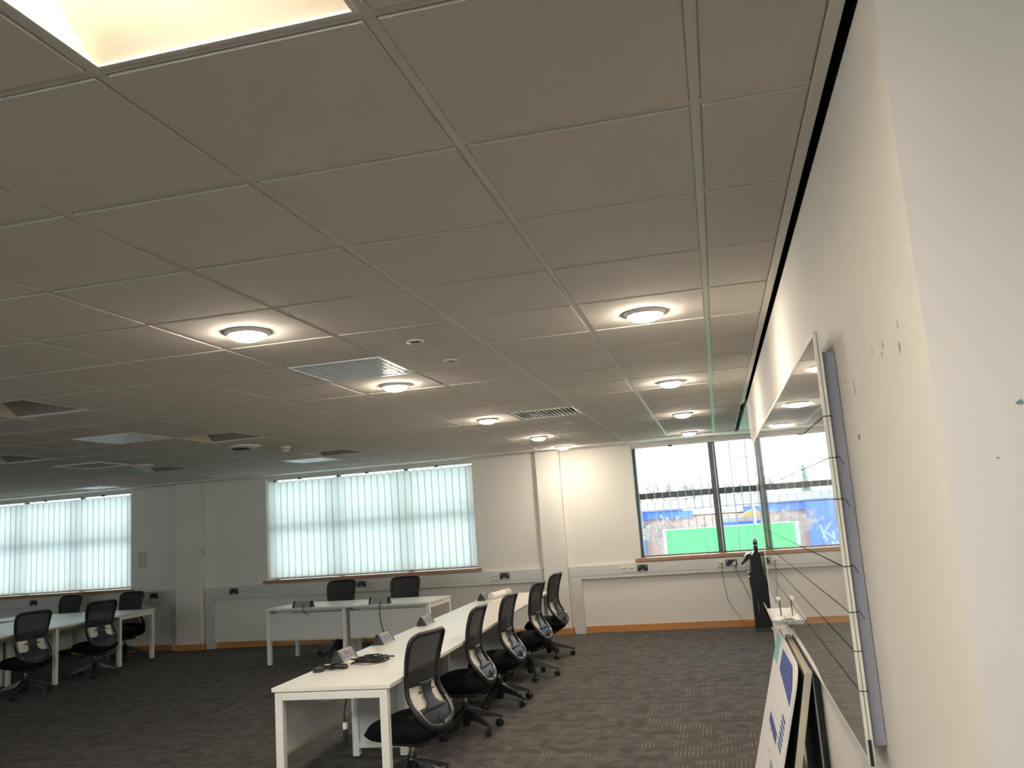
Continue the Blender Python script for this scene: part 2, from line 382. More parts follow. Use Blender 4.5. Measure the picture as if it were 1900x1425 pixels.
# --- windows
def window(n, a, c, Y, sgn=1):
    """Y: inner face of the wall; the frame stands .2 m towards outside"""
    root = bpy.data.objects.new('window_%d' % n, None); C.objects.link(root); struct(root); root.location = (a, Y, 0)
    w = c - a; y0, y1 = sgn * .24, sgn * .30; f = MB()
    f.box(0, y0, ZS, .05, y1, ZH); f.box(w - .05, y0, ZS, w, y1, ZH); f.box(.05, y0, ZS, w - .05, y1, ZS + .02); f.box(.05, y0, ZH - .02, w - .05, y1, ZH)
    t = w / 3
    mw = .05 if n == 3 else .028
    for q in (1, 2): f.box(t * q - mw, y0 - sgn * .01, ZS + .02, t * q + mw, y1, ZH - .02)
    for q in range(3): f.box(t * q + mw, y0, 1.80, t * (q + 1) - mw, y1, 1.885)
    f.build('window_frame', m_frame, root, bevel=.004)
    for q in range(3):
        for z0, z1 in ((ZS + .02, 1.80), (1.885, ZH - .02)):
            MB().box(t * q + mw, sgn * .265, z0, t * (q + 1) - mw, sgn * .271, z1).build('window_pane', m_glass, root)
    s_ = MB().box(-.065, -sgn * .045, ZS - .045, w + .065, 0, ZS); s_.box(0.001, 0, ZS - .02, w - .001, y0, ZS + .002)
    s_.build('window_sill', m_sill, root, bevel=.004)
    return root
for n, (a, c) in enumerate(WIN): window(n + 1, a, c, YB)
for n, (a, c) in enumerate(OP): window(n + 4, a, c, Y0, -1)

# portals guide daylight sampling through the openings
def portal(x, y, z, w, h, rx):
    d = bpy.data.lights.new('daylight_portal', 'AREA'); d.shape = 'RECTANGLE'; d.size = w; d.size_y = h; d.cycles.is_portal = True
    o = bpy.data.objects.new('daylight_portal', d); C.objects.link(o); o.location = (x, y, z); o.rotation_euler = (rx, 0, 0)
for a, c in WIN: portal((a + c) / 2, YB + .34, (ZS + ZH) / 2, c - a, ZH - ZS, -PI / 2)
for a, c in OP: portal((a + c) / 2, Y0 - .34, (ZS + ZH) / 2, c - a, ZH - ZS, PI / 2)

# --- perimeter trunking with drops
ZA, ZC = .745, .925
def trunk(n, x0, x1, drops, y=YB):
    t = MB().box(x0, y - .052, ZA, x1, y, ZC)
    t.box(x0 + .001, y - .056, ZA + .045, x1 - .001, y - .052, ZC - .045)
    for a, c in drops: t.box(a, y - .05, 0, c, y, ZA); t.box(a, y - .053, 0.0, c, y - .05, ZA)
    struct(t.build('trim_%d' % n, m_trunk, bevel=.003))
trunk(1, X0, -8.53, [(-8.62, -8.53)]); trunk(2, -8.02, -2.575, [(-8.02, -7.87)]); trunk(3, -2.19, X1, [(-2.18, -2.03)])
# --- blinds
def blind(a, c, closed, label, gaps=()):
    w = c - a; r = thing('vertical_blind', label, 'blind', (a, YB + .07, 0), 0, 'vertical blinds on the window wall')
    MB().box(.012, -.02, ZH - .030, w - .012, .02, ZH - .002).build('headrail', m_trim, r, bevel=.003)
    step = .1095; n = int((w - .06) / step); zt, zb = ZH - .050, ZS + .022; chain = []
    for k in range(3): MB().box(w * (k + .5) / 3 - .03, -.025, ZH - .045, w * (k + .5) / 3 + .03, -.021, ZH - .02).build('headrail_bracket', m_bplas, r)
    for k in range(n + 1):
        cx = .06 + k * (w - .12) / n
        ang = math.radians(-12 + 3 * math.sin(k * 1.7) if closed else 87 + 1.5 * math.cos(k * 2.9))
        hw = .0625; vs = []; fs = []; a_top = math.radians(12) if closed and k in gaps else ang
        for zz in (zb, zb + .035, zb + .8, zt - .02, zt):
            an_ = a_top if zz > zb + 1 else ang; ca, sa = math.cos(an_), math.sin(an_)
            for q in range(5):
                u = (q / 2 - 1) * hw * (1 if zz < zt else .35); bow = .006 * (1 - (q / 2 - 1) ** 2)
                tw = 0.02 * math.sin(k * 3.1) if zz < zt - .1 else 0
                vs.append((cx + u * ca - bow * sa, -u * sa - bow * ca + tw * .1, zz))
        ca, sa = math.cos(ang), math.sin(ang)
        for i in range(4):
            for q in range(4): fs.append((i * 5 + q, i * 5 + q + 1, (i + 1) * 5 + q + 1, (i + 1) * 5 + q))
        MB().add(vs, fs).build('slat', m_slat, r, smooth=True, solid=.0006)
        chain.append((cx - hw * ca * .8, hw * sa * .8 - .002, zb + .008)); chain.append((cx + hw * ca * .8, -hw * sa * .8 - .002, zb + .008))
        if k < n: nx = cx + (w - .12) / n / 2; chain.append((nx, 0, zb - .012))
    MB().tube(chain, .0018, 4).build('bottom_chain', m_trunk, r)
    cdx = w - .05
    MB().tube([(cdx, -.02, zt), (cdx + .004, -.024, 1.7), (cdx, -.02, 1.1), (cdx - .012, -.02, 1.08), (cdx - .016, -.024, 1.7), (cdx - .01, -.02, zt)], .0018, 4).build('control_cord', m_trunk, r)
blind(*WIN[0], True, 'closed cream vertical blind in the leftmost window, over the desk cluster')
blind(*WIN[1], True, 'closed cream vertical blind in the middle window, behind two upright mesh chairs', gaps=(9, 16, 17, 18, 19, 21, 22, 23, 24, 25, 26, 27))
blind(*WIN[2], False, 'open vertical blind with thin edge-on slats in the right window, green hoarding beyond')

# ================================================================== CEILING FITTINGS
def tray_light(i, j, lit, label):      # lit 1: warm tubes, 2: neutral tubes of the added fill lights
    x, y = .6 * i + .012, .6 * j + .012; w = .576
    r = thing('ceiling_light', label, 'ceiling light', (x, y, H))
    t = MB(); d = .13
    A = [(0, 0, 0), (w, 0, 0), (w, w, 0), (0, w, 0)]; B_ = [(.02, .05, d), (w - .02, .05, d), (w - .02, w - .24, d), (.02, w - .24, d)]
    t.add(A + B_, [(0, 1, 5, 4), (1, 2, 6, 5), (3, 0, 4, 7), (4, 5, 6, 7)], 0)
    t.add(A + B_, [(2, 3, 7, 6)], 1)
    t.build('tray', [m_coff, m_coff if lit else m_tray_shade], r, solid=.002)  # far wall of unlit trays has its shade put into the colour
    MB().box(0, -.0, -.004, w, .010, .002).box(0, w - .010, -.004, w, w, .002).box(0, .01, -.004, .010, w - .01, .002).box(w - .01, .01, -.004, w, w - .01, .002).build('rim', m_trim, r)
    for k in (0, 1):
        MB().tube([(.06, .10 + .09 * k, d - .035), (w - .08, .10 + .09 * k, d - .035)], .018, 10).build('tube', m_tube if lit == 1 else m_fill_tube if lit == 2 else m_lens, r, smooth=True)
    return r
tray_light(-2, -1, True, 'lit recessed square ceiling light glowing cream, at the upper left corner')
for (i, j), l in zip(COFFERS_FILL, ['added unseen fill light in a square tray left of the view', 'added unseen fill light in a square tray behind the viewpoint', 'added unseen fill light in a square tray behind and left of the viewpoint', 'added unseen fill light in a square tray far behind on the left']): tray_light(i, j, 2, l)
for (i, j), l in zip(COFFERS_OFF, ['unlit recessed square ceiling light, nearest of the unlit ones, high above the left desks', 'unlit recessed square ceiling light beside the round sooty lamp',
                                  'unlit recessed square ceiling light at the far left, beyond the left egg-crate grille', 'unlit recessed square ceiling light near the middle window, beside a flush panel',
                                  'unlit recessed square ceiling light beyond the round dome sensor']): tray_light(i, j, False, l)
def grille(i, j, label, fine):
    x, y = .6 * i + .012, .6 * j + .012; w = .576
    r = thing('ceiling_grille', label, 'air vent', (x, y, H))
    MB().box(0, 0, -.008, w, .018, .02).box(0, w - .018, -.008, w, w, .02).box(0, .018, -.008, .018, w - .018, .02).box(w - .018, .018, -.008, w, w - .018, .02).build('frame', m_grille, r, bevel=.001)
    c = MB(); n = 14
    for k in range(1, n):
        q = .018 + (w - .036) * k / n
        c.box(q - .004, .018, -.006, q + .004, w - .018, .003)
        if fine: c.box(.018, q - .004, -.006, w - .018, q + .004, .003)
    c.build('egg_crate', m_grille, r)
    MB().box(0, 0, .03, w, w, .035).build('backing', m_dgrey, r)
grille(-4, 5, 'square silver egg-crate ceiling vent between two lit domes', True)
grille(-3, 10, 'slatted white ceiling vent far along, near the small unlit downlights', False)
grille(-9, 8, 'silver egg-crate ceiling vent over the left side of the room', True)
for (i, j), l in zip(FLUSH, ['flush pale square ceiling panel light close to the middle window', 'flush pale square ceiling panel light over the pier left of the middle window', 'flush pale square ceiling panel light above the leftmost window']):
    x, y = .6 * i + .012, .6 * j + .012; r = thing('panel_light', l, 'ceiling light', (x, y, H))
    MB().box(.012, .012, -.010, .564, .564, .01).build('diffuser', m_lens, r)
    MB().box(0, 0, -.012, .576, .012, .01).box(0, .564, -.012, .576, .576, .01).box(0, .012, -.012, .012, .564, .01).box(.564, .012, -.012, .576, .564, .01).build('frame', m_trim, r)
hl = MB(); x, y = -7.2, 6.6
hl.box(x + .012, y + .012, H - .014, x + .588, y + .03, H - .001); hl.box(x + .012, y + .57, H - .014, x + .588, y + .588, H - .001); hl.box(x + .012, y + .03, H - .014, x + .03, y + .57, H - .001); hl.box(x + .57, y + .03, H - .014, x + .588, y + .57, H - .001)
o = hl.build('access_hatch', m_trim, origin=(x + .3, y + .3, H)); tag(o, 'thin white square frame of a ceiling hatch over the left desks', 'hatch')

def dome_light():
    r = thing('dome_light', '', 'ceiling light')
    MB().lathe([(.104, 0), (.104, -.005), (.098, -.013), (.086, -.016), (.084, -.012), (.084, 0)], 36).build('ring', m_beige, r, smooth=True)
    MB().lathe([(.0838, -.012), (.080, -.020), (.070, -.030), (.052, -.038), (.028, -.043), (0.0001, -.044)], 32).build('diffuser', m_dome, r, smooth=True)
    return r
spots = [(-2.12, 2.13, 'lit dome ceiling light nearest on the left, over the long white desk row'), (-.30, 2.74, 'lit dome ceiling light nearest on the right, highest of the column by the partition'),
         (-2.09, 3.96, 'lit dome ceiling light just beyond the silver egg-crate vent'), (-.30, 5.14, 'lit dome ceiling light, second of the column nearest the partition'),
         (-2.08, 6.32, 'lit dome ceiling light before the slatted white vent'), (-.30, 7.45, 'lit dome ceiling light, third of the column nearest the partition'),
         (-.31, 9.72, 'lit dome ceiling light, last of the partition column, above the right window'), (-2.04, 8.50, 'lit dome ceiling light, last but one of the column over the desk row'),
         (-2.04, 10.14, 'lit dome ceiling light farthest away, beside the pier left of the right window')]
d0 = dome_light()
for k, (x, y, l) in enumerate(spots):
    if k == 0: d0.location = (x, y, ZT); d0['label'] = l; d0['group'] = 'lit dome ceiling lights'
    else: dup(d0, (x, y, ZT), 0, l)
# unseen domes added behind the camera to brighten the partition and near room
for x, y, l in ((-.42, -.70, 'added unseen dome light just overhead, brightening the partition'), (-2.1, -3.3, 'added unseen dome light well behind the viewpoint, over the desk line'), (-.3, -4.3, 'added unseen dome light beside the rear wall')): dup(d0, (x, y, ZT), 0, l)
def spot_unlit():
    r = thing('downlight', '', 'ceiling light')
    MB().lathe([(.047, 0), (.047, -.006), (.036, -.009), (.032, -.002), (.032, 0)], 24).build('ring', m_lens, r, smooth=True)
    MB().lathe([(.0315, -.001), (.022, -.0035), (.0001, -.005)], 20).build('lens', m_stain, r, smooth=True)
    return r
s0 = spot_unlit()
for k, (x, y, l) in enumerate([(-1.50, 2.735, 'small unlit round downlight, nearer of the pair right of the egg-crate vent'), (-1.50, 3.345, 'small unlit round downlight, farther of the pair right of the egg-crate vent'),
                               (-1.47, 7.30, 'tiny unlit downlight, nearer one beyond the slatted vent'), (-1.46, 8.44, 'tiny unlit downlight, farther one beyond the slatted vent'),
                               (-8.57, 8.47, 'tiny unlit downlight above the leftmost window')]):
    if k == 0: s0.location = (x, y, ZT); s0['label'] = l; s0['group'] = 'small unlit downlights'
    else: dup(s0, (x, y, ZT), 0, l)
r = thing('smoke_detector', 'small white smoke detector hanging below the ceiling, left of the middle window', 'smoke detector', (-4.50, 6.90, ZT))
MB().lathe([(.055, 0), (.055, -.012), (.042, -.018), (.040, -.045), (.030, -.055), (.0001, -.057)], 24).build('body', m_beige, r, smooth=True)
MB().lathe([(.041, -.024), (.0415, -.030), (.041, -.036)], 24).build('sensor_slot', m_dgrey, r)
r = thing('dome_sensor', 'round grey dome camera hanging from the ceiling above the leftmost window', 'camera', (-6.62, 7.38, ZT))
MB().lathe([(.12, 0), (.12, -.014), (.10, -.022), (.07, -.024)], 28).build('mounting_plate', m_beige, r, smooth=True)
MB().lathe([(.075, -.02), (.078, -.05), (.065, -.085), (.035, -.105), (.0001, -.11)], 28).build('dome', m_lampst, r, smooth=True)
r = thing('sooty_lamp', 'unlit round ceiling lamp with a black smear on it, left of the smoke detector', 'ceiling light', (-4.75, 6.50, ZT))
MB().lathe([(.16, 0), (.16, -.012), (.14, -.02), (.12, -.022)], 32).build('ring', m_beige, r, smooth=True)
MB().lathe([(.125, -.016), (.10, -.026), (.06, -.032), (.0001, -.034)], 32).build('diffuser', m_lens, r, smooth=True)
MB().lathe([(.10, -.027), (.085, -.036), (.0001, -.038)], 18, c=(-.028, -.01, 0)).build('soot_smear', m_stain, r, smooth=True)
o = MB().lathe([(.04, ZT), (.04, ZT - .02), (.02, ZT - .035), (.0001, ZT - .036)], 20, c=(-5.0, 9.75, 0)).build('motion_sensor', m_beige, origin=(-5.0, 9.75, ZT), smooth=True)
tag(o, 'tiny white motion sensor on the ceiling just above the middle window', 'sensor')

# ================================================================== WALL FITTINGS
def socket(kind):
    if kind == 'black':
        r = thing('power_socket', '', 'socket')
        MB().box(-.073, 0, -.043, .073, -.010, .043).build('faceplate', m_socket, r, bevel=.003)
        for s in (-1, 1): MB().box(s * .052 - .006, -.011, .014, s * .052 + .006, -.015, .032).build('rocker', m_sock_w, r)
        MB().box(-.022, -.0105, -.036, .022, -.012, -.026).build('label_strip', m_sock_w, r)
        for s in (-1, 1):
            h = MB(); cx = s * .036; h.box(cx - .004, -.0102, .002, cx + .004, -.0112, .014); h.box(cx - .013, -.0102, -.012, cx - .006, -.0112, -.007); h.box(cx + .006, -.0102, -.012, cx + .013, -.0112, -.007)
            h.build('pin_holes', m_black, r)
        return r
    r = thing('data_socket', '', 'socket')
    MB().box(-.043, 0, -.043, .043, -.010, .043).build('faceplate', m_sock_w, r, bevel=.003)
    for s in (-1, 1): MB().box(s * .018 - .008, -.0102, -.010, s * .018 + .008, -.0115, .006).build('port', m_dgrey, r)
    return r
YT = YB - .056
bs, ws = socket('black'), socket('white')
first = True
for k, (x, l) in enumerate([(-1.16, 'black double socket on the trunking under the left end of the right window'), (.047, 'black double socket under the right window with the grey plug in it'),
                            (-7.517, 'black double socket on the trunking left of the middle window'), (-5.373, 'black double socket between the two upright chairs under the middle window'),
                            (-3.151, 'black double socket on the trunking right of the middle window, before the pier'), (-8.938, 'black double socket on the trunking right of the leftmost window'),
                            (-11.222, 'black double socket under the leftmost window')]):
    if k == 0: bs.location = (x, YT, .857); bs['label'] = l; bs['group'] = 'black sockets on the trunking'
    else: dup(bs, (x, YT, .857), 0, l)
for k, (x, l) in enumerate([(-1.311, 'white data socket directly left of the black socket under the right window'), (-1.424, 'white data socket farthest left on the trunking under the right window'),
                            (-.097, 'white data socket under the right window with a thin cable hanging from it'), (-7.367, 'white data socket left of the middle window, beside the black socket'),
                            (-5.208, 'white data socket between the upright chairs under the middle window'), (-3.288, 'white data socket left of the black socket near the pier'),
                            (-9.096, 'white data socket behind the mesh chair at the right end of the left desks'), (-8.752, 'white data socket at the right end of the left trunking'),
                            (-11.075, 'white data socket under the leftmost window')]):
    if k == 0: ws.location = (x, YT, .857); ws['label'] = l; ws['group'] = 'white data sockets on the trunking'
    else: dup(ws, (x, YT, .857), 0, l)
r = thing('wall_switch', 'small grey rectangular switch on the side of the left pier', 'switch', (-8.06, YB - .065, 1.49))
MB().box(0, -.035, -.06, .015, .035, .06).build('box', m_beige, r, bevel=.003); MB().box(.0151, -.02, -.03, .018, .02, .03).build('rocker', m_lampst, r)
r = thing('wall_notice', 'small paper notice pinned on the grey wall right of the leftmost window', 'notice', (-9.19, YB, 1.43))
MB().box(-.095, -.003, -.135, .095, 0, .135).build('sheet', mat('pinkish_paper', (.66, .61, .58), .8, var=.04), r)
nn = MB()
for k in range(5): nn.box(-.07 + .01 * (k % 2), -.004, .09 - .045 * k, .01, -.0032, .102 - .045 * k); nn.box(.02, -.004, .085 - .045 * k, .07, -.0032, .105 - .045 * k)
nn.build('writing', mat('faint_grey_print', (.42, .38, .37), .8), r)

# grey plug and its cable, thin data cable
r = thing('power_plug', 'grey plug in the black socket under the right window, cable running to the black machine', 'plug', (.085, YT - .010, .845))
MB().box(-.022, -.03, -.025, .022, 0, .022).build('plug_body', m_alu, r, bevel=.006)
MB().tube([(0, -.025, -.02), (.005, -.04, -.06), (.03, -.05, -.14), (.08, -.07, -.25), (.12, -.10, -.36), (.14, -.16, -.41), (.155, -.26, -.45)], .005, 6).build('cable', m_gcable, r, smooth=True)
r = thing('data_cable', 'thin grey cable hanging from the white socket and coiling on the carpet', 'cable', (-.085, YT - .012, .845))
MB().box(-.008, -.012, -.012, .008, 0, .006).build('connector', m_bplas, r)
pts = [(0, -.012, -.01), (0, -.03, -.08), (.005, -.03, -.25), (.03, -.04, -.45), (.08, -.06, -.58), (.16, -.08, -.68), (.21, -.10, -.78), (.21, -.12, -.838), (.10, -.13, -.841), (-.05, -.15, -.841), (-.12, -.2, -.841), (-.02, -.24, -.841), (.15, -.23, -.841), (.25, -.30, -.841), (.32, -.33, -.841)]
MB().tube(pts, .004, 6).build('cable', m_gcable, r, smooth=True)

# tall black machine on the floor by the window (seen edge on)
r = thing('black_machine', 'tall narrow black machine standing by the right window at the end of the partition', 'machine', (.262, 10.22, 0))
prof = [(0, 0), (.30, 0), (.30, .50), (.185, .66), (.165, .80), (.15, 1.0), (.085, 1.02), (.025, .92), (.02, .78), (-.012, .74), (-.012, .60), (0, .5)]
MB().prism(prof, 0, .42, 'y').build('casing', m_bplas, r, bevel=.008)
MB().box(-.004, -.004, 0.0, .304, .0, .05).build('plinth', m_dgrey, r)
MB().box(.085, .02, 1.0, .135, .36, 1.16).build('head', m_bplas, r, bevel=.004)
MB().box(.080, .015, 1.135, .140, .365, 1.16).build('head_cap', m_silver, r, bevel=.002)
MB().box(.084, .016, 1.085, .136, .364, 1.10).build('band', m_silver, r)
a = MB(); a.prism([(-.10, .86), (-.085, .845), (.05, .95), (.035, .985), (-.01, .985)], .06, .30, 'y'); a.build('lever', m_bplas, r, bevel=.003)
MB().prism([(-.10, .866), (-.012, .992), (.036, .992), (.036, .985), (-.01, .982), (-.098, .858)], .058, .302, 'y').build('lever_cover', m_silver, r)
for z in (.70, .755): MB().lathe([(.016, 0), (.016, -.02), (.0001, -.022)], 14, c=(-.012, .0, z), axis='y').build('knob', m_steel, r, smooth=True)
t = MB()
for k in range(9): t.box(.056, -.0015, .24 + .0165 * k, .068 - .004 * (k % 2), -.0003, .249 + .0165 * k)
t.build('lettering', m_lampst, r)
MB().box(.0, -.001, .325, .298, -.0005, .329).build('seam', m_dgrey, r)

# ================================================================== CHAIRS
def by(z):      # back profile: y of the back at height z
    pts = [(.385, -.225), (.44, -.215), (.49, -.190), (.54, -.155), (.59, -.125), (.64, -.122), (.71, -.124), (.80, -.140), (.90, -.170), (.97, -.195)]
    for (a, ya), (b_, yb) in zip(pts, pts[1:]):
        if z <= b_: t = max(0, (z - a) / (b_ - a)); return ya + (yb - ya) * t
    return pts[-1][1]
def hw(zn):     # half width of the back at height zn
    z = .445 + (zn - .390) / 1.036
    pts = [(.445, .0), (.450, .07), (.465, .125), (.49, .165), (.53, .192), (.58, .202), (.64, .196), (.70, .190), (.76, .192), (.85, .204), (.93, .210), (.965, .205), (.985, .188), (.997, .155), (1.0, .11), (1.0, 0)]
    for (a, ya), (b_, yb) in zip(pts, pts[1:]):
        if z <= b_: t = max(0, (z - a) / (b_ - a + 1e-9)); return ya + (yb - ya) * t
    return 0
def bowl(x, z): return .028 * (x / .2) ** 2 * (1 if z > .6 else .6)
def make_chair(label):
    r = thing('task_chair', label, 'chair', group='black mesh task chairs')
    st = MB()
    for k in range(5):
        a = 2 * PI * k / 5 + PI / 2; ca, sa = math.cos(a), math.sin(a)
        def q(rad, off, z): return (ca * rad - sa * off, sa * rad + ca * off, z)
        vs = []
        for rad, wd, z0, z1 in ((.02, .034, .110, .190), (.10, .030, .105, .165), (.22, .022, .085, .120), (.295, .016, .070, .090), (.31, .008, .068, .080)):
            vs += [q(rad, -wd, z0), q(rad, wd, z0), q(rad, wd * .7, z1), q(rad, -wd * .7, z1)]
        fs = [(0, 1, 2, 3), (16, 19, 18, 17)]
        for i in range(4):
            for m in range(4): fs.append((i * 4 + m, i * 4 + (m + 1) % 4, i * 4 + 4 + (m + 1) % 4, i * 4 + 4 + m))
        st.add(vs, fs)
    st.lathe([(.026, .045), (.034, .08), (.042, .185), (.034, .20)], 16)
    st.build('star_base', m_bplas, r, bevel=.004)
    for k in range(5):
        a = 2 * PI * k / 5 + PI / 2; cx, cy = math.cos(a) * .29, math.sin(a) * .29
        da = a + [.4, 1.9, -.8, 2.6, .9][k]; dx, dy = math.cos(da), math.sin(da)
        c = MB(); c.lathe([(.006, .045), (.006, .085)], 8, c=(cx, cy, 0))
        ox, oy = cx - dx * .012, cy - dy * .012
        for s in (-1, 1):
            ring = []; n = 14
            for e in (.004, .023):
                for m in range(n):
                    t = 2 * PI * m / n; ring.append((ox + dx * math.cos(t) * .028 - dy * e * s, oy + dy * math.cos(t) * .028 + dx * e * s, .0285 + .028 * math.sin(t)))
            c.add(ring, [tuple(range(n)), tuple(range(n, 2 * n))[::-1]] + [(m, n + m, n + (m + 1) % n, (m + 1) % n) for m in range(n)])
        c.build('caster', m_bplas, r, bevel=.002)
    MB().lathe([(.026, .19), (.026, .225), (.022, .23)], 16).build('gas_sleeve', m_bplas, r, smooth=True)
    MB().lathe([(.014, .225), (.014, .29)], 14).build('gas_lift', m_steel, r, smooth=True)
    me = MB(); me.box(-.085, -.12, .275, .085, .12, .335); me.box(-.055, -.16, .30, .055, -.10, .345)
    me.build('mechanism', m_bplas, r, bevel=.008)
    MB().tube([(.06, .05, .30), (.15, .05, .290), (.21, .055, .282)], [.006, .006, .006], 8).tube([(.20, .055, .283), (.27, .06, .272)], .014, 8, flat=.5).build('lever', m_bplas, r)
    # seat cushion: a rounded slab that drops at the front and rises a little at the rear
    vs = []; fs = []; nx, ny = 12, 14
    def outline(x, y): return max(0.0, 1 - max(abs(x), 0) ** 5) * max(0.0, 1 - abs(y) ** 5)
    for lay in (0, 1):
        for j in range(ny + 1):
            for i in range(nx + 1):
                u, v = i / nx * 2 - 1, j / ny * 2 - 1
                k = 1 - .10 * (abs(u) ** 3) * (abs(v) ** 3); sx = .242 * k * (1 - .06 * max(0, -v)); sy = .235 * k
                e = (1 - abs(u) ** 6) ** .5 * (1 - abs(v) ** 6) ** .5
                top = .400 + .062 * e - .035 * max(0, v) ** 2 + .004 * max(0, -v) ** 2; bot = .385 - .075 * e * (1 - .35 * max(0, v)) - .02 * max(0, v)
                vs.append((u * sx, v * sy + .01, top if lay else bot))
    N = (nx + 1) * (ny + 1)
    for j in range(ny):
        for i in range(nx):
            a = j * (nx + 1) + i; fs.append((a, a + nx + 1, a + nx + 2, a + 1)); fs.append((N + a, N + a + 1, N + a + nx + 2, N + a + nx + 1))
    per = [i for i in range(nx + 1)] + [j * (nx + 1) + nx for j in range(1, ny + 1)] + [ny * (nx + 1) + i for i in range(nx - 1, -1, -1)] + [j * (nx + 1) for j in range(ny - 1, 0, -1)]
    for a, b_ in zip(per, per[1:] + per[:1]): fs.append((a, b_, N + b_, N + a))
    MB().add(vs, fs).build('seat', m_bfab, r, smooth=True, sub=1)
    # back frame loop
    zf = lambda q: .390 + (q - .445) * 1.036
    zz = [1.0, .997, .985, .965, .93, .85, .76, .70, .64, .58, .53, .49, .465, .450, .445]
    loop = [(hw(zf(z)), zf(z)) for z in zz]; loop = [(0, zf(1.0)), (.11, zf(1.0))] + loop[1:-1] + [(0, .390)]
    full = loop + [(-x, z) for x, z in loop[::-1][1:-1]]
    P = [Vector((x, by(z) + bowl(x, z), z)) for x, z in full]
    # resample a little smoother
    P2 = []
    for k in range(len(P)):
        p0, p1, p2, p3 = P[k - 1], P[k], P[(k + 1) % len(P)], P[(k + 2) % len(P)]
        for t in (0, .5): P2.append(.5 * ((2 * p1) + (p2 - p0) * t + (2 * p0 - 5 * p1 + 4 * p2 - p3) * t * t + (3 * p1 - p0 - 3 * p2 + p3) * t ** 3))
    fr = MB(); rad = [.0155 + (.010 * max(0, min(1, (.55 - p.z) / .15))) for p in P2]
    fr.tube(P2, rad, 8, closed=True); fr.build('back_frame', m_bplas, r, smooth=True)
    def sheet(z0, z1, k, off, nz=10, nx_=10, xlim=None):
        vs = []; fs = []
        for j in range(nz + 1):
            z = z0 + (z1 - z0) * j / nz; w = hw(z) * k
            if xlim: w = xlim(z)
            for i in range(nx_ + 1):
                x = w * (i / nx_ * 2 - 1); vs.append((x, by(z) + bowl(x, z) + off, z))
        for j in range(nz):
            for i in range(nx_): a = j * (nx_ + 1) + i; fs.append((a, a + 1, a + nx_ + 2, a + nx_ + 1))
        return MB().add(vs, fs)
    sheet(.645, .962, .97, .004).build('mesh_panel', m_mesh, r, smooth=True, solid=.002)
    sheet(.392, .515, .94, -.004, xlim=lambda z: hw(z) * .95).build('back_shell', m_navy, r, smooth=True, solid=.006)
    sheet(.495, .652, 1, .020, xlim=lambda z: .172).build('lumbar_pad', m_perf, r, smooth=True, solid=.010)
    sheet(.495, .665, 1, -.008, xlim=lambda z: .050 + .10 * max(0, (.545 - z) / .05) ** 1.4 + .05 * max(0, (z - .635) / .03) ** 2).build('spine', m_navy, r, smooth=True, solid=.008)
    for s in (-1, 1): MB().tube([(s * .050, by(.60) - .004, .605), (s * .092, by(.60) - .004, .605)], .006, 6).build('lumbar_knob', m_bplas, r)
    arc = [(hw(z) * .90, z) for z in (.54, .51, .475, .445, .425, .413)]; arc = arc + [(.0, .407)] + [(-x, z) for x, z in arc[::-1]]
    MB().tube([(x, by(z) + bowl(x, z) - .016, z) for x, z in arc], .0042, 6).build('silver_trim', m_silver, r, smooth=True)
    MB().tube([(0, -.08, .33), (0, -.15, .335), (0, -.205, .36), (0, -.225, .41), (0, -.205, .46)], [.03, .028, .026, .024, .02], 8, flat=.5, up=(1, 0, 0)).build('back_support', m_bplas, r, smooth=True)
    return r
R = math.radians
CH = [(-2.10, 3.97, 79, -10, 'black mesh task chair nearest the viewer, at the near end of the long desk row'),
      (-2.175, 5.40, 90, 36, 'black mesh task chair, second from the near end of the long desk row'),
      (-2.15, 6.38, 87, -30, 'black mesh task chair, third along the long desk row, before the paper roll'),
      (-2.14, 7.62, 85, 5, 'black mesh task chair, fourth along the long desk row'),
      (-2.19, 8.90, 83, 12, 'black mesh task chair farthest along the long desk row, by the pier'),
      (-5.35, 9.86, 180, 200, 'black mesh chair behind the middle desks, left one under the blind'),
      (-4.38, 9.82, 178, 100, 'black mesh chair behind the middle desks, right one under the blind'),
      (-8.98, 10.12, 176, 20, 'black mesh chair behind the left desks, right one, in front of the pier'),
      (-10.12, 10.16, 174, 50, 'black mesh chair behind the left desks, left one under the blind'),
      (-8.28, 8.62, 74, 20, 'black mesh chair with its back to the viewer, farther one by the left desks'),
      (-8.25, 7.42, 74, 0, 'black mesh chair with its back to the viewer, nearest at the left picture edge')]
c0 = None
for x, y, a, ph, l in CH:
    if c0 is None: ch = c0 = make_chair(l); c0.location = (x, y, 0); c0.rotation_euler = (0, 0, R(a))
    else: ch = dup(c0, (x, y, 0), R(a), l)
    for q in ch.children:      # the star base swivels under the seat
        if q.name.startswith(('star_base', 'caster')): q.rotation_euler = (0, 0, R(ph - a - 90))

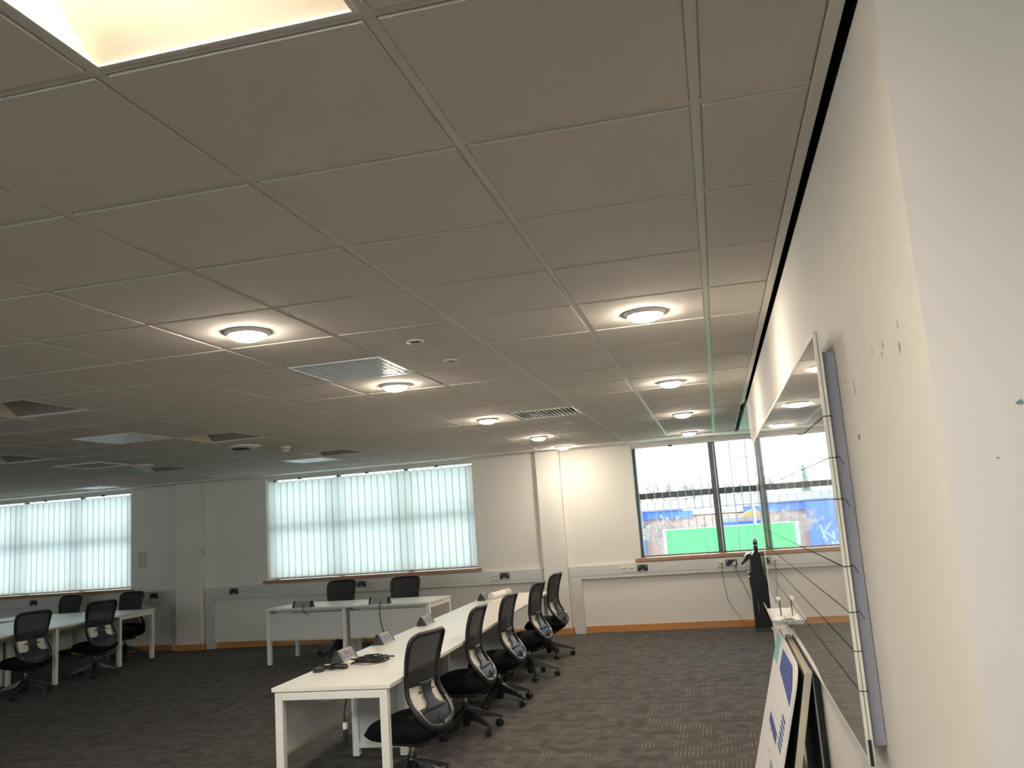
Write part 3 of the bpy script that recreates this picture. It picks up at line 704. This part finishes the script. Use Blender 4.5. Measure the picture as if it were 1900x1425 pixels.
# ================================================================== DESKS
ZD = .722
def desk(x, y, rz, L, W, label, f0=None, f1=None, tray=True):
    """u along the row, v=0 the user's edge; f0/f1 leg frames at the ends"""
    r = thing('office_desk', label, 'desk', (x, y, 0), rz, 'white bench desks')
    MB().box(.001, 0, ZD - .025, L - .001, W, ZD).build('desktop', [m_white], r, bevel=.002)
    def frame(u, kind):
        s = .05; u0 = min(max(u - s / 2, .002), L - s - .002)
        va, vb_ = (.02, W - .02 - s) if kind == 'end' else (.33, W - .02 - s)
        for v in (va, vb_):
            l_ = MB().box(u0, v, .012, u0 + s, v + s, ZD - .030).build('leg', m_wmetal, r, bevel=.003)
            MB().box(u0 + .004, v + .004, 0, u0 + s - .004, v + s - .004, .012).build('foot', m_bplas, l_)
        MB().box(u0, va + s, ZD - .075, u0 + s, vb_, ZD - .030).build('top_rail', m_wmetal, r, bevel=.002)
        if kind == 'inset':
            MB().box(u0 + .018, va + s, .10, u0 + .030, vb_, ZD - .075).build('infill_panel', m_panel, r)
            MB().box(u0, va + s, .07, u0 + s, vb_, .105).build('bottom_rail', m_wmetal, r)
    if f0: frame(0, f0)
    if f1: frame(L, f1)
    for v in (.12, W - .16): MB().box(.06, v, ZD - .06, L - .06, v + .03, ZD - .026).build('beam', m_wmetal, r)
    MB().box(.055, W - .045, .33, L - .055, W - .027, .655).build('modesty_panel', m_panel, r)
    MB().box(.055, W - .050, .312, L - .055, W - .022, .332).build('panel_edge_rail', m_cream, r)
    if tray:
        t = MB(); u0, u1 = .22, L - .22; t.box(u0, W - .30, .60, u1, W - .297, .655); t.box(u0, W - .30, .597, u1, W - .19, .60); t.box(u0, W - .193, .60, u1, W - .19, .64); t.build('cable_tray', m_alu, r)
    return r
# long row
t_ = 1.601; ux, uy = math.cos(t_), math.sin(t_); vx, vy = -uy, ux
OX, OY = -2.055, 3.53
def row(u, v, z=0): return (OX + ux * u + vx * v, OY + uy * u + vy * v, z)
nm = ['nearest white desk of the long row, tangled cables lying on it', 'white desk second from the near end of the long row', 'white desk third from the near end of the long row',
      'white desk fourth in the long row, under the paper roll', 'white desk at the far end of the long row, by the pier']
for k in range(5):
    p = row(1.17 * k, 0); desk(p[0], p[1], t_, 1.17, .765, nm[k], 'end' if k == 0 else 'inset', 'end' if k == 4 else None)
# middle pair, chairs on the window side
tm = PI - .055; cu, su = math.cos(tm), math.sin(tm)
MX, MY = -3.585, 9.54
desk(MX, MY, tm, 1.15, .78, 'white desk of the middle pair, right one, with a cable hanging down its panel', 'end', None)
desk(MX + 1.15 * cu, MY + 1.15 * su, tm, 1.15, .78, 'white desk of the middle pair, left one, short cable over its edge', 'inset', 'end')
# left cluster: end pair along the window, and back-to-back rows towards the viewer
desk(-8.37, 10.0, PI, 1.2, .8, 'white desk at the right end of the left cluster, parallel to the window wall', 'end', None)
desk(-9.57, 10.0, PI, 1.2, .8, 'white desk of the left cluster under the leftmost blind, parallel to the window wall', None, 'end')
desk(-8.31, 7.98, PI / 2, 1.2, .8, 'white desk of the left cluster beside the farther rear-facing chair', 'end', None)
desk(-8.31, 6.78, PI / 2, 1.2, .8, 'white desk of the left cluster beside the nearest rear-facing chair, at the picture edge', 'end', None)
desk(-9.93, 9.18, -PI / 2, 1.2, .8, 'white desk of the left cluster on its far side, behind the farther rear-facing chair', None, 'end')
desk(-9.93, 7.98, -PI / 2, 1.2, .8, 'white desk of the left cluster on its far side, nearest the viewer', None, 'end')

# desktop power modules: a wedge bar with black ends
def module():
    r = thing('power_module', '', 'power module')
    pr_ = [(-.045, 0), (.045, 0), (.042, .012), (.006, .078), (-.010, .080), (-.040, .03)]
    MB().prism(pr_, -.115, .115, 'x').build('housing', m_modh, r, bevel=.002)
    for s in (-1, 1): MB().prism([(a * 1.06, b_ * 1.04) for a, b_ in pr_], s * .115, s * .137, 'x').build('end_cap', m_bplas, r, bevel=.003)
    f = MB()
    for k in range(3):
        cx = -.07 + .07 * k
        a, b_ = Vector((0, .0405, .017)), Vector((0, .0085, .0755)); n = Vector((0, .876, .48)) * .002
        vs = []
        for xx, tt in ((cx - .03, .04), (cx + .03, .04), (cx + .03, .92), (cx - .03, .92)): p = a + (b_ - a) * tt + n; vs.append((xx, p.y, p.z))
        f.add(vs, [(0, 1, 2, 3)])
    f.build('socket_faces', m_sockf, r, solid=.002)
    return r
m0 = module(); m0['group'] = 'desktop power modules'
mods = [(row(.99, .705, ZD), t_ + PI, 'silver power module beside the tangled cables on the nearest desk'),
        (row(1.80, .705, ZD), t_ + PI, 'silver power module second from the near end of the long row'),
        (row(2.93, .705, ZD), t_ + PI, 'silver power module behind the first chair back, third along the long row'),
        (row(5.15, .68, ZD), t_ + PI, 'dark power module just left of the paper roll'),
        ((-5.38, 8.90, ZD), tm + PI, 'black power module on the left middle desk'),
        ((-4.30, 8.845, ZD), tm + PI, 'black power module on the right middle desk, its cable hanging to the floor'),
        ((-9.60, 8.10, ZD), -PI / 2, 'black power module between the back-to-back left desks')]
for k, (p, a, l) in enumerate(mods):
    if k == 0: m0.location = p; m0.rotation_euler = (0, 0, a); m0['label'] = l
    else: dup(m0, p, a, l)
_p = Vector((0, .0405, .017)) + (Vector((0, .0085, .0755)) - Vector((0, .0405, .017))) * .6 + Vector((0, .876, .48)) * .004
MB().box(-.012, _p.y - .004, _p.z - .012, .004, _p.y + .004, _p.z + .008).build('red_switch', mat('red_rocker', (.75, .10, .08), .4), m0)
def wire(name, pts, rad, label, cat, mm=m_cable):
    o = MB().tube(pts, rad, 6).build(name, mm, origin=pts[0], smooth=True); return tag(o, label, cat)
def spline(P, n=6):
    out = []; P = [Vector(p) for p in P]
    for k in range(len(P) - 1):
        p0, p1, p2, p3 = P[max(k - 1, 0)], P[k], P[k + 1], P[min(k + 2, len(P) - 1)]
        for i in range(n):
            t = i / n; out.append(.5 * ((2 * p1) + (p2 - p0) * t + (2 * p0 - 5 * p1 + 4 * p2 - p3) * t * t + (3 * p1 - p0 - 3 * p2 + p3) * t ** 3))
    return out + [P[-1]]
wire('module_cable', spline([(-5.36, 8.845, ZD + .03), (-5.35, 8.81, ZD + .03), (-5.33, 8.785, ZD - .02), (-5.30, 8.80, ZD - .07), (-5.27, 8.82, ZD - .09)]), .005, 'short black cable looping over the front edge of the left middle desk', 'cable')
wire('module_cable', spline([(-4.26, 8.79, ZD + .03), (-4.26, 8.76, ZD + .02), (-4.265, 8.735, ZD - .08), (-4.25, 8.74, ZD - .25), (-4.20, 8.75, ZD - .42), (-4.18, 8.77, ZD - .55), (-4.22, 8.78, ZD - .66), (-4.35, 8.76, .006), (-4.5, 8.8, .006)]), .006, 'long black cable hanging from the right middle desk module to the carpet', 'cable')
wire('module_cable', spline([(-4.62, 9.0, .42), (-4.60, 8.98, .32), (-4.54, 8.97, .22), (-4.55, 9.0, .1), (-4.60, 9.05, .006)]), .006, 'black cable dropping behind the leg panel of the middle desks', 'cable')
# tangle of leads on the nearest desk
random.seed(3)
def tangle(cu_, cv, ru, rv, loops, label, seed):
    random.seed(seed); r = thing('cable_bundle', label, 'cable', row(cu_, cv, ZD), t_)
    for k in range(loops):
        P = []; n = 12; ph = random.random() * 6
        for i in range(n + 1):
            a = ph + 2 * PI * i / n
            P.append((ru * math.cos(a) * random.uniform(.55, 1.05), rv * math.sin(a) * random.uniform(.4, 1.1), .006 + .0035 * k + random.random() * .008))
        MB().tube(spline(P, 4), .0042, 5).build('loop', m_cable, r, smooth=True)
    return r
b1 = tangle(.62, .63, .07, .10, 6, 'tangled bundle of black leads on the nearest desk, left of the power module', 5)
MB().box(-.13, .03, .001, -.075, .09, .028).build('adapter', m_bplas, b1, bevel=.004)
MB().box(-.02, .02, .030, .01, .055, .0315).build('label_tag', m_paper, b1)
b2 = tangle(.84, .45, .12, .13, 8, 'larger tangled coil of black leads on the nearest desk, in front of the power module', 9)
MB().box(-.05, .08, .040, -.02, .12, .0415).build('label_tag', m_paper, b2)
MB().tube(spline([(-.1, .1, .01), (-.02, .02, .03), (.1, -.09, .02), (.16, -.12, .012)]), .006, 5).build('plug_lead', m_bplas, b2, smooth=True)
# hanging lead with plug under the near desk
r = thing('hanging_plug', 'black plug dangling on a short lead under the nearest desk', 'cable', row(.30, .42, 0), 0)
MB().tube(spline([(0, 0, .66), (.01, .01, .60), (-.005, 0, .50), (.004, 0, .44)]), .004, 6).build('lead', m_cable, r, smooth=True)
MB().box(-.014, -.012, .405, .014, .012, .445).build('white_tag', m_paper, r, bevel=.003)
MB().box(-.012, -.012, .33, .012, .012, .400).build('plug', m_bplas, r, bevel=.004)
# paper roll lying along the far part of the row
p0 = row(5.08, .575, ZD + .040); r = thing('paper_roll', 'white rolled paper tube lying on the long desk row behind the third chair', 'paper roll', (p0[0], p0[1], p0[2]), t_ - .13)
MB().lathe([(.017, 0), (.040, 0), (.040, .62), (.017, .62), (.017, 0)], 24, axis='x').build('roll', m_paper, r, smooth=True)
MB().lathe([(.0165, .02), (.0001, .02)], 20, axis='x').build('hollow', m_black, r)
MB().lathe([(.0405, .42), (.0405, .60)], 24, axis='x').build('tape_band', m_cream, r, smooth=True)

# ================================================================== WHITEBOARD
BX, BT, YN, YF, ZB0, ZB1 = .2665, .2835, 1.12, 5.52, .925, 2.098
r = thing('whiteboard', 'long glossy whiteboard on the right partition, mirroring the window', 'whiteboard', (BX, YN, ZB0))
L, h = YF - YN, ZB1 - ZB0
MB().box(.0, .012, .012, .014, L - .012, h - .012).build('writing_surface', m_wb, r)
f = MB().box(-.001, 0, 0, BT - BX, .012, h).box(-.001, L - .012, 0, BT - BX, L, h).box(-.001, .012, 0, BT - BX, L - .012, .012).box(-.001, .012, h - .012, BT - BX, L - .012, h)
f.build('frame', m_bframe, r, bevel=.0006)
MB().box(.0074, -.0010, .06, .0088, 0, h).build('edge_groove', m_bplas, r)
MB().box(.003, -.006, -.004, .0115, .0, .062).build('edge_clip', m_bplas, r, bevel=.001)
for z in (1.853, 1.736, 1.621, 1.438, 1.316, 1.214, 1.111):
    zz = z - ZB0
    MB().tube([(-.0016, L - .01, zz), (-.0016, .006, zz), (-.0016, -.003, zz), (BT - BX + .001, -.003, zz), (BT - BX + .004, .012, zz - .002)], [.0006, .0008, .0011, .0011, .0011], 5).build('grid_tape', m_black, r)
for z in (1.736, 1.621, 1.438, 1.316):
    zz = z - ZB0; MB().tube(spline([(BT - BX, -.002, zz), (BT - BX + .010, .004, zz), (BT - BX + .022, .014, zz - .022)]), .0011, 5).build('tape_tail', m_bplas, r)
# panel behind it, standing proud of the partition
r = thing('pin_board', 'blue-grey felt pin board mounted behind the whiteboard, its edge showing', 'board', (BT + .0006, 1.145, .965))
MB().box(0, 0, 0, XW - BT - .002, 4.3, 1.075).build('felt_panel', m_blue, r, bevel=.002)
# pen tray with two long erasers
r = thing('pen_tray', 'white plastic pen tray at the far foot of the whiteboard', 'tray', (.2655, 3.70, .948))
t = MB(); t.box(-.072, 0, 0, -.001, .75, .004); t.add([(-.072, 0, .0), (-.072, .75, 0), (-.092, .80, .040), (-.092, -.03, .03)], [(0, 1, 2, 3)]); t.add([(-.072, 0, 0), (-.001, 0, 0), (-.001, -.04, .025), (-.092, -.03, .03)], [(0, 1, 2, 3)])
t.build('tray', m_paper, r, solid=.002)
MB().add([(-.07, .05, .005), (-.02, .02, .03), (-.01, .22, .035), (-.05, .26, .012), (-.06, .12, .04)], [(0, 1, 4), (1, 2, 4), (2, 3, 4), (3, 0, 4)]).build('crumpled_sheet', m_paper, r, solid=.001)
r = thing('pointer', 'thin stick with a white head standing in the pen tray', 'pointer', (.235, 3.80, .953))
MB().tube([(0, 0, 0), (0, 0, .125)], .003, 6).build('stick', m_stain, r); MB().box(-.016, -.05, .120, .004, .05, .134).build('head', m_paper, r, bevel=.004)
r = thing('wall_hook', 'small cream coat hook low on the end of the partition', 'hook', (XW, 6.35, .56))
MB().box(-.008, -.02, -.02, 0, .02, .03).tube([(-.005, 0, .01), (-.03, 0, .0), (-.035, 0, .02)], .006, 6).build('hook', m_cream, r)
# boards leaning against the partition
def leaning(name, label, y0, y1, xb, zt, xt, thick, mm):
    """bottom edge at x=xb on the floor, top edge at (xt, zt)"""
    r = thing(name, label, 'board', (xb, y0, 0)); a = math.atan2(xt - xb, zt); r.rotation_euler = (0, a, 0)
    return r, math.hypot(xt - xb, zt), y1 - y0
r, hh, ww = leaning('printed_poster_board', 'white printed poster board with blue blocks, front of the leaning stack', 2.80, 4.10, -.010, .872, .236, .008, None)
pts = [(0, 0), (ww, 0), (ww, hh)] + [(.16 - .16 * math.sin(t * PI / 2 / 8), hh - .12 + .12 * math.cos(t * PI / 2 / 8)) for t in range(9)]
MB().prism(pts, -.012, 0, 'x').build('board', m_paper, r, bevel=.002)
q = MB(); q.add([(-.0135, .20, hh - .03), (-.0135, .80, hh - .04), (-.0135, .80, hh - .15), (-.0135, .06, hh - .19), (-.0135, .08, hh - .10)], [(0, 1, 2, 3, 4)]); 
q.build('blue_heading', m_ink, r)
q = MB()
for k in range(6): q.box(-.0138, .12, hh - .29 - .026 * k, -.0125, .30, hh - .276 - .026 * k)
q.box(-.0138, .40, hh - .45, -.0125, .90, hh - .40)
for k in range(5): q.box(-.0138, .14 + .02 * k, hh - .56 - .022 * k, -.0125, .50, hh - .551 - .022 * k)
q.build('printed_lines', m_ink, r)
q = MB()
for y, z in ((.62, .50), (.72, .44), (.60, .36)): q.box(-.0138, y, z, -.0125, y + .05, z + .01)
q.build('red_marks', mat('red_marks', (.75, .18, .12), .7), r)
MB().box(-.0138, 1.0, hh - .16, -.0125, ww - .02, hh - .02).build('teal_corner', mat('teal_print', (.25, .50, .50), .7), r)
r, hh, ww = leaning('framed_board', 'cream framed board with a dark back, leaning behind the printed poster', 2.78, 3.95, .090, .856, .284, .02, None)
MB().box(-.022, .018, .02, -.012, ww - .018, hh - .02).build('dark_panel', m_dgrey, r)
f = MB(); f.box(-.03, 0, 0, 0, .02, hh - .001); f.box(-.03, ww - .02, 0, 0, ww, hh - .001); f.box(-.03, .02, hh - .022, 0, ww - .02, hh); f.box(-.03, .02, 0, 0, ww - .02, .02)
f.build('frame', m_cream, r, bevel=.002)
MB().box(-.022, -.001, hh - .09, -.008, .0, hh - .03).build('corner_slot', m_alu, r)
r = thing('dark_board', 'dark grey board standing almost upright against the partition, last of the leaning stack', 'board', (.2875, 2.86, 0))
MB().box(0, 0, 0, .010, 1.05, .862).build('sheet', m_dgrey, r, bevel=.001); MB().box(.0105, .01, 0, .030, 1.06, .850).build('backing_sheet', m_bplas, r, bevel=.001)
MB().box(-.001, -.002, 0, .004, 0, .86).build('metal_edge', m_lampst, r)

# ================================================================== OUTSIDE (first floor view)
GZ = -3.4
o = MB().box(-120, YB + .6, GZ - .2, 120, 160, GZ).build('snowy_ground', m_ground); struct(o); o.name = 'floor_outside'
r = thing('green_hoarding', 'bright green site hoarding outside the right window', 'hoarding', (-1.95, 30, GZ), .02)
MB().box(0, 0, 0, 17, .06, .92 - GZ - .02).build('sheeting', m_green, r)
MB().box(-.05, -.03, .9 - GZ, 17, .09, .93 - GZ).build('top_cap', mat('pale_green_cap', (.35, .9, .45), .6), r)
MB().box(-.12, -.05, 0, 0, .1, .93 - GZ).build('end_post', m_lampst, r)
r = thing('blue_warehouse', 'blue and brick warehouse with a snowy roof beyond the green hoarding', 'building', (-46, 60, GZ))
MB().box(0, .0, 0, 90, 11, 1.1 - GZ).build('brick_wall', m_brick, r)
MB().box(-.3, -.3, 1.06 - GZ, 43.5, .0, 1.62 - GZ).build('blue_fascia', m_bblue, r)
for x in (2, 14, 26, 38.9): MB().box(x, -1.2, 0, x + 1.9, -.3, 1.58 - GZ).build('blue_column', m_bblue, r)
MB().add([(-.5, -.5, 1.64 - GZ), (90, -.5, 1.64 - GZ), (90, 11, 2.32 - GZ), (-.5, 11, 2.32 - GZ)], [(0, 1, 2, 3)]).build('roof', m_roofg, r, solid=.1)
random.seed(11); sn = MB()
for k in range(38):
    x = random.uniform(20, 62); t = random.random(); w = random.uniform(.5, 1.5); y = .3 + 10 * t; z = 1.64 - GZ + .68 * t + .06
    sn.box(x, y, z, x + w, y + .25, z + .02)
sn.build('snow_patches', m_snow, r)
for x in (42.6, 47.6, 51): MB().box(x, -.32, 1.0 - GZ, x + 1.6, -.02, 1.5 - GZ).build('blue_sign_panel', m_bblue, r)
r = thing('orange_gabled_kiosk', 'small building with an orange gable behind the hoarding', 'building', (1.25, 48, GZ))
MB().box(-1.4, 0, 0, 1.0, 3, .72 - GZ).build('wall', m_bblue, r); MB().prism([(-.15, .95 - GZ), (1.0, .95 - GZ), (.75, 1.35 - GZ), (.35, 1.25 - GZ)], -.2, 3, 'y').build('gable', m_orange, r)
MB().box(-1.5, -.3, .72 - GZ, 1.1, 3.1, .95 - GZ).build('snowy_eaves', m_roofg, r)
r = thing('street_lamp', 'tall grey street lamp outside the right window', 'street lamp', (1.72, 45, GZ))
MB().tube([(0, 0, 0), (.03, 0, 3), (.06, 0, 4.08 - GZ)], [.09, .07, .05], 8).build('post', m_lampst, r, smooth=True)
MB().tube([(.06, 0, 4.08 - GZ), (-.2, 0, 4.14 - GZ)], .04, 6).box(-.52, -.1, 4.10 - GZ, -.15, .1, 4.18 - GZ).build('lamp_head', m_lampst, r)
def far(x, y, h, Y):     # the same sight line, farther out
    k = (Y + 1.39) / (y + 1.39); return -.05 + (x + .05) * k, Y, 5.02 + (h - 5.02) * k
def tree(x, y, h, spread, label, seed, mm=m_bark, name='bare_tree', cat='tree', depth=5, trunk=.30):
    random.seed(seed); t = MB()
    def br(p, d, ln, rad, k):
        e = p + d * ln; t.tube([p, p + d * ln * .5 + Vector((random.uniform(-1, 1), random.uniform(-1, 1), 0)) * ln * .05, e], [max(rad, .028), max(rad * .85, .026), max(rad * .65, .024)], 4)
        if k == 0: return
        for _ in range(3 if k > 1 else 3):
            nd = (d + Vector((random.uniform(-1, 1) * spread, random.uniform(-1, 1) * spread, random.uniform(-.15, .5)))).normalized(); br(e - d * ln * random.uniform(0, .35), nd, ln * random.uniform(.55, .8), rad * .6, k - 1)
    br(Vector((0, 0, 0)), Vector((0, 0, 1)), h * trunk, h * .016, depth)
    zmax = max(v[2] for v in t.v); s = h / zmax; t.v = [(v[0] * s, v[1] * s, v[2] * s) for v in t.v]
    o = t.build(name, mm); o.location = (x, y, GZ); tag(o, label, cat); return o
tree(*far(-4.55, 78, 7.8, 84), .8, 'bare winter tree, left one seen through the left pane of the right window', 1)
tree(*far(-3.6, 80, 8.0, 98), .5, 'narrow bare tree beside the left bare tree', 2)
tree(*far(-1.6, 78, 7.9, 90), .8, 'bare tree seen just left of the central window mullion', 3)
tree(*far(.7, 76, 7.3, 84), .9, 'low bare tree just right of the central mullion', 4)
tree(*far(2.6, 78, 8.2, 94), .8, 'broad bare tree behind the street lamp', 6)
tree(-2.9, 52, 4.8, 1.0, 'bare bushy tree in front of the warehouse', 8)
tree(-1.3, 45, 4.4, 1.0, 'bare shrubby tree left of the orange gable', 12)
tree(2.9, 52, 5.4, 1.0, 'bare tree right of the orange gable', 14)
def conifer(x, y, h, w, label, seed):
    random.seed(seed); t = MB(); n = 26
    for k in range(n):
        z = h * (.12 + .88 * k / n); rr = w * (1 - k / n) ** .8 + .05
        for q in range(11):
            a = random.random() * 6.28; l_ = rr * random.uniform(.7, 1.1)
            t.tube([(0, 0, z), (math.cos(a) * l_ * .6, math.sin(a) * l_ * .6, z - .02 * l_), (math.cos(a) * l_, math.sin(a) * l_, z - .35 * l_)], [h * .03, h * .035, .02], 4)
    o = t.build('conifer', m_conif); o.location = (x, y, GZ); tag(o, label, 'tree')
conifer(*far(-7.3, 78, 8.2, 104), 1.5, 'dark green conifer at the left edge of the right window', 21)
conifer(*far(-14.5, 74, 9.5, 80), 2.8, 'large green conifer seen only mirrored in the whiteboard', 22)
# frosty hedge in front
random.seed(31); t = MB()
for k in range(700):
    x = random.uniform(-6.5, -1.5) if k < 450 else random.uniform(-16, -6); p = Vector((x, random.uniform(0, 1.2), 0)); hgt = random.uniform(3.2, 4.35)
    d = Vector((random.uniform(-.3, .3), random.uniform(-.2, .2), 1)).normalized(); e = p + d * hgt
    t.tube([p, p + d * hgt * .6, e], [.02, .016, .012], 3)
    for q in range(4):
        s_ = p + d * hgt * random.uniform(.45, .95); t.tube([s_, s_ + Vector((random.uniform(-.5, .5), random.uniform(-.3, .3), random.uniform(.0, .4)))], [.013, .009], 3)
o = t.build('frosted_hedge', m_frost); o.location = (-2.2, 27.5, GZ); tag(o, 'frost-covered hedge in front of the green hoarding', 'hedge')
def car(x, y, label):
    r = thing('parked_car', label, 'car', (x, y, GZ), .3)
    MB().prism([(-2.1, .35), (2.1, .35), (2.15, .8), (1.2, .95), (.6, 1.42), (-1.1, 1.45), (-1.9, .95), (-2.15, .85)], -.85, .85, 'y').build('body', m_car, r, bevel=.08)
    MB().prism([(-1.25, 1.4), (.7, 1.4), (.5, 1.56), (-1.1, 1.56)], -.75, .75, 'y').build('snow_cap', m_snow, r, bevel=.05)
    for sx in (-1.35, 1.35):
        for sy in (-.86, .86): MB().lathe([(.0001, -.1), (.32, -.1), (.32, .1), (.0001, .1)], 16, c=(sx, sy, .32), axis='y').build('wheel', m_bplas, r)
car(-5.3, 50, 'snow-covered parked car at the left foot of the warehouse'); car(-12, 50, 'snow-covered parked car farther left, mirrored in the whiteboard')
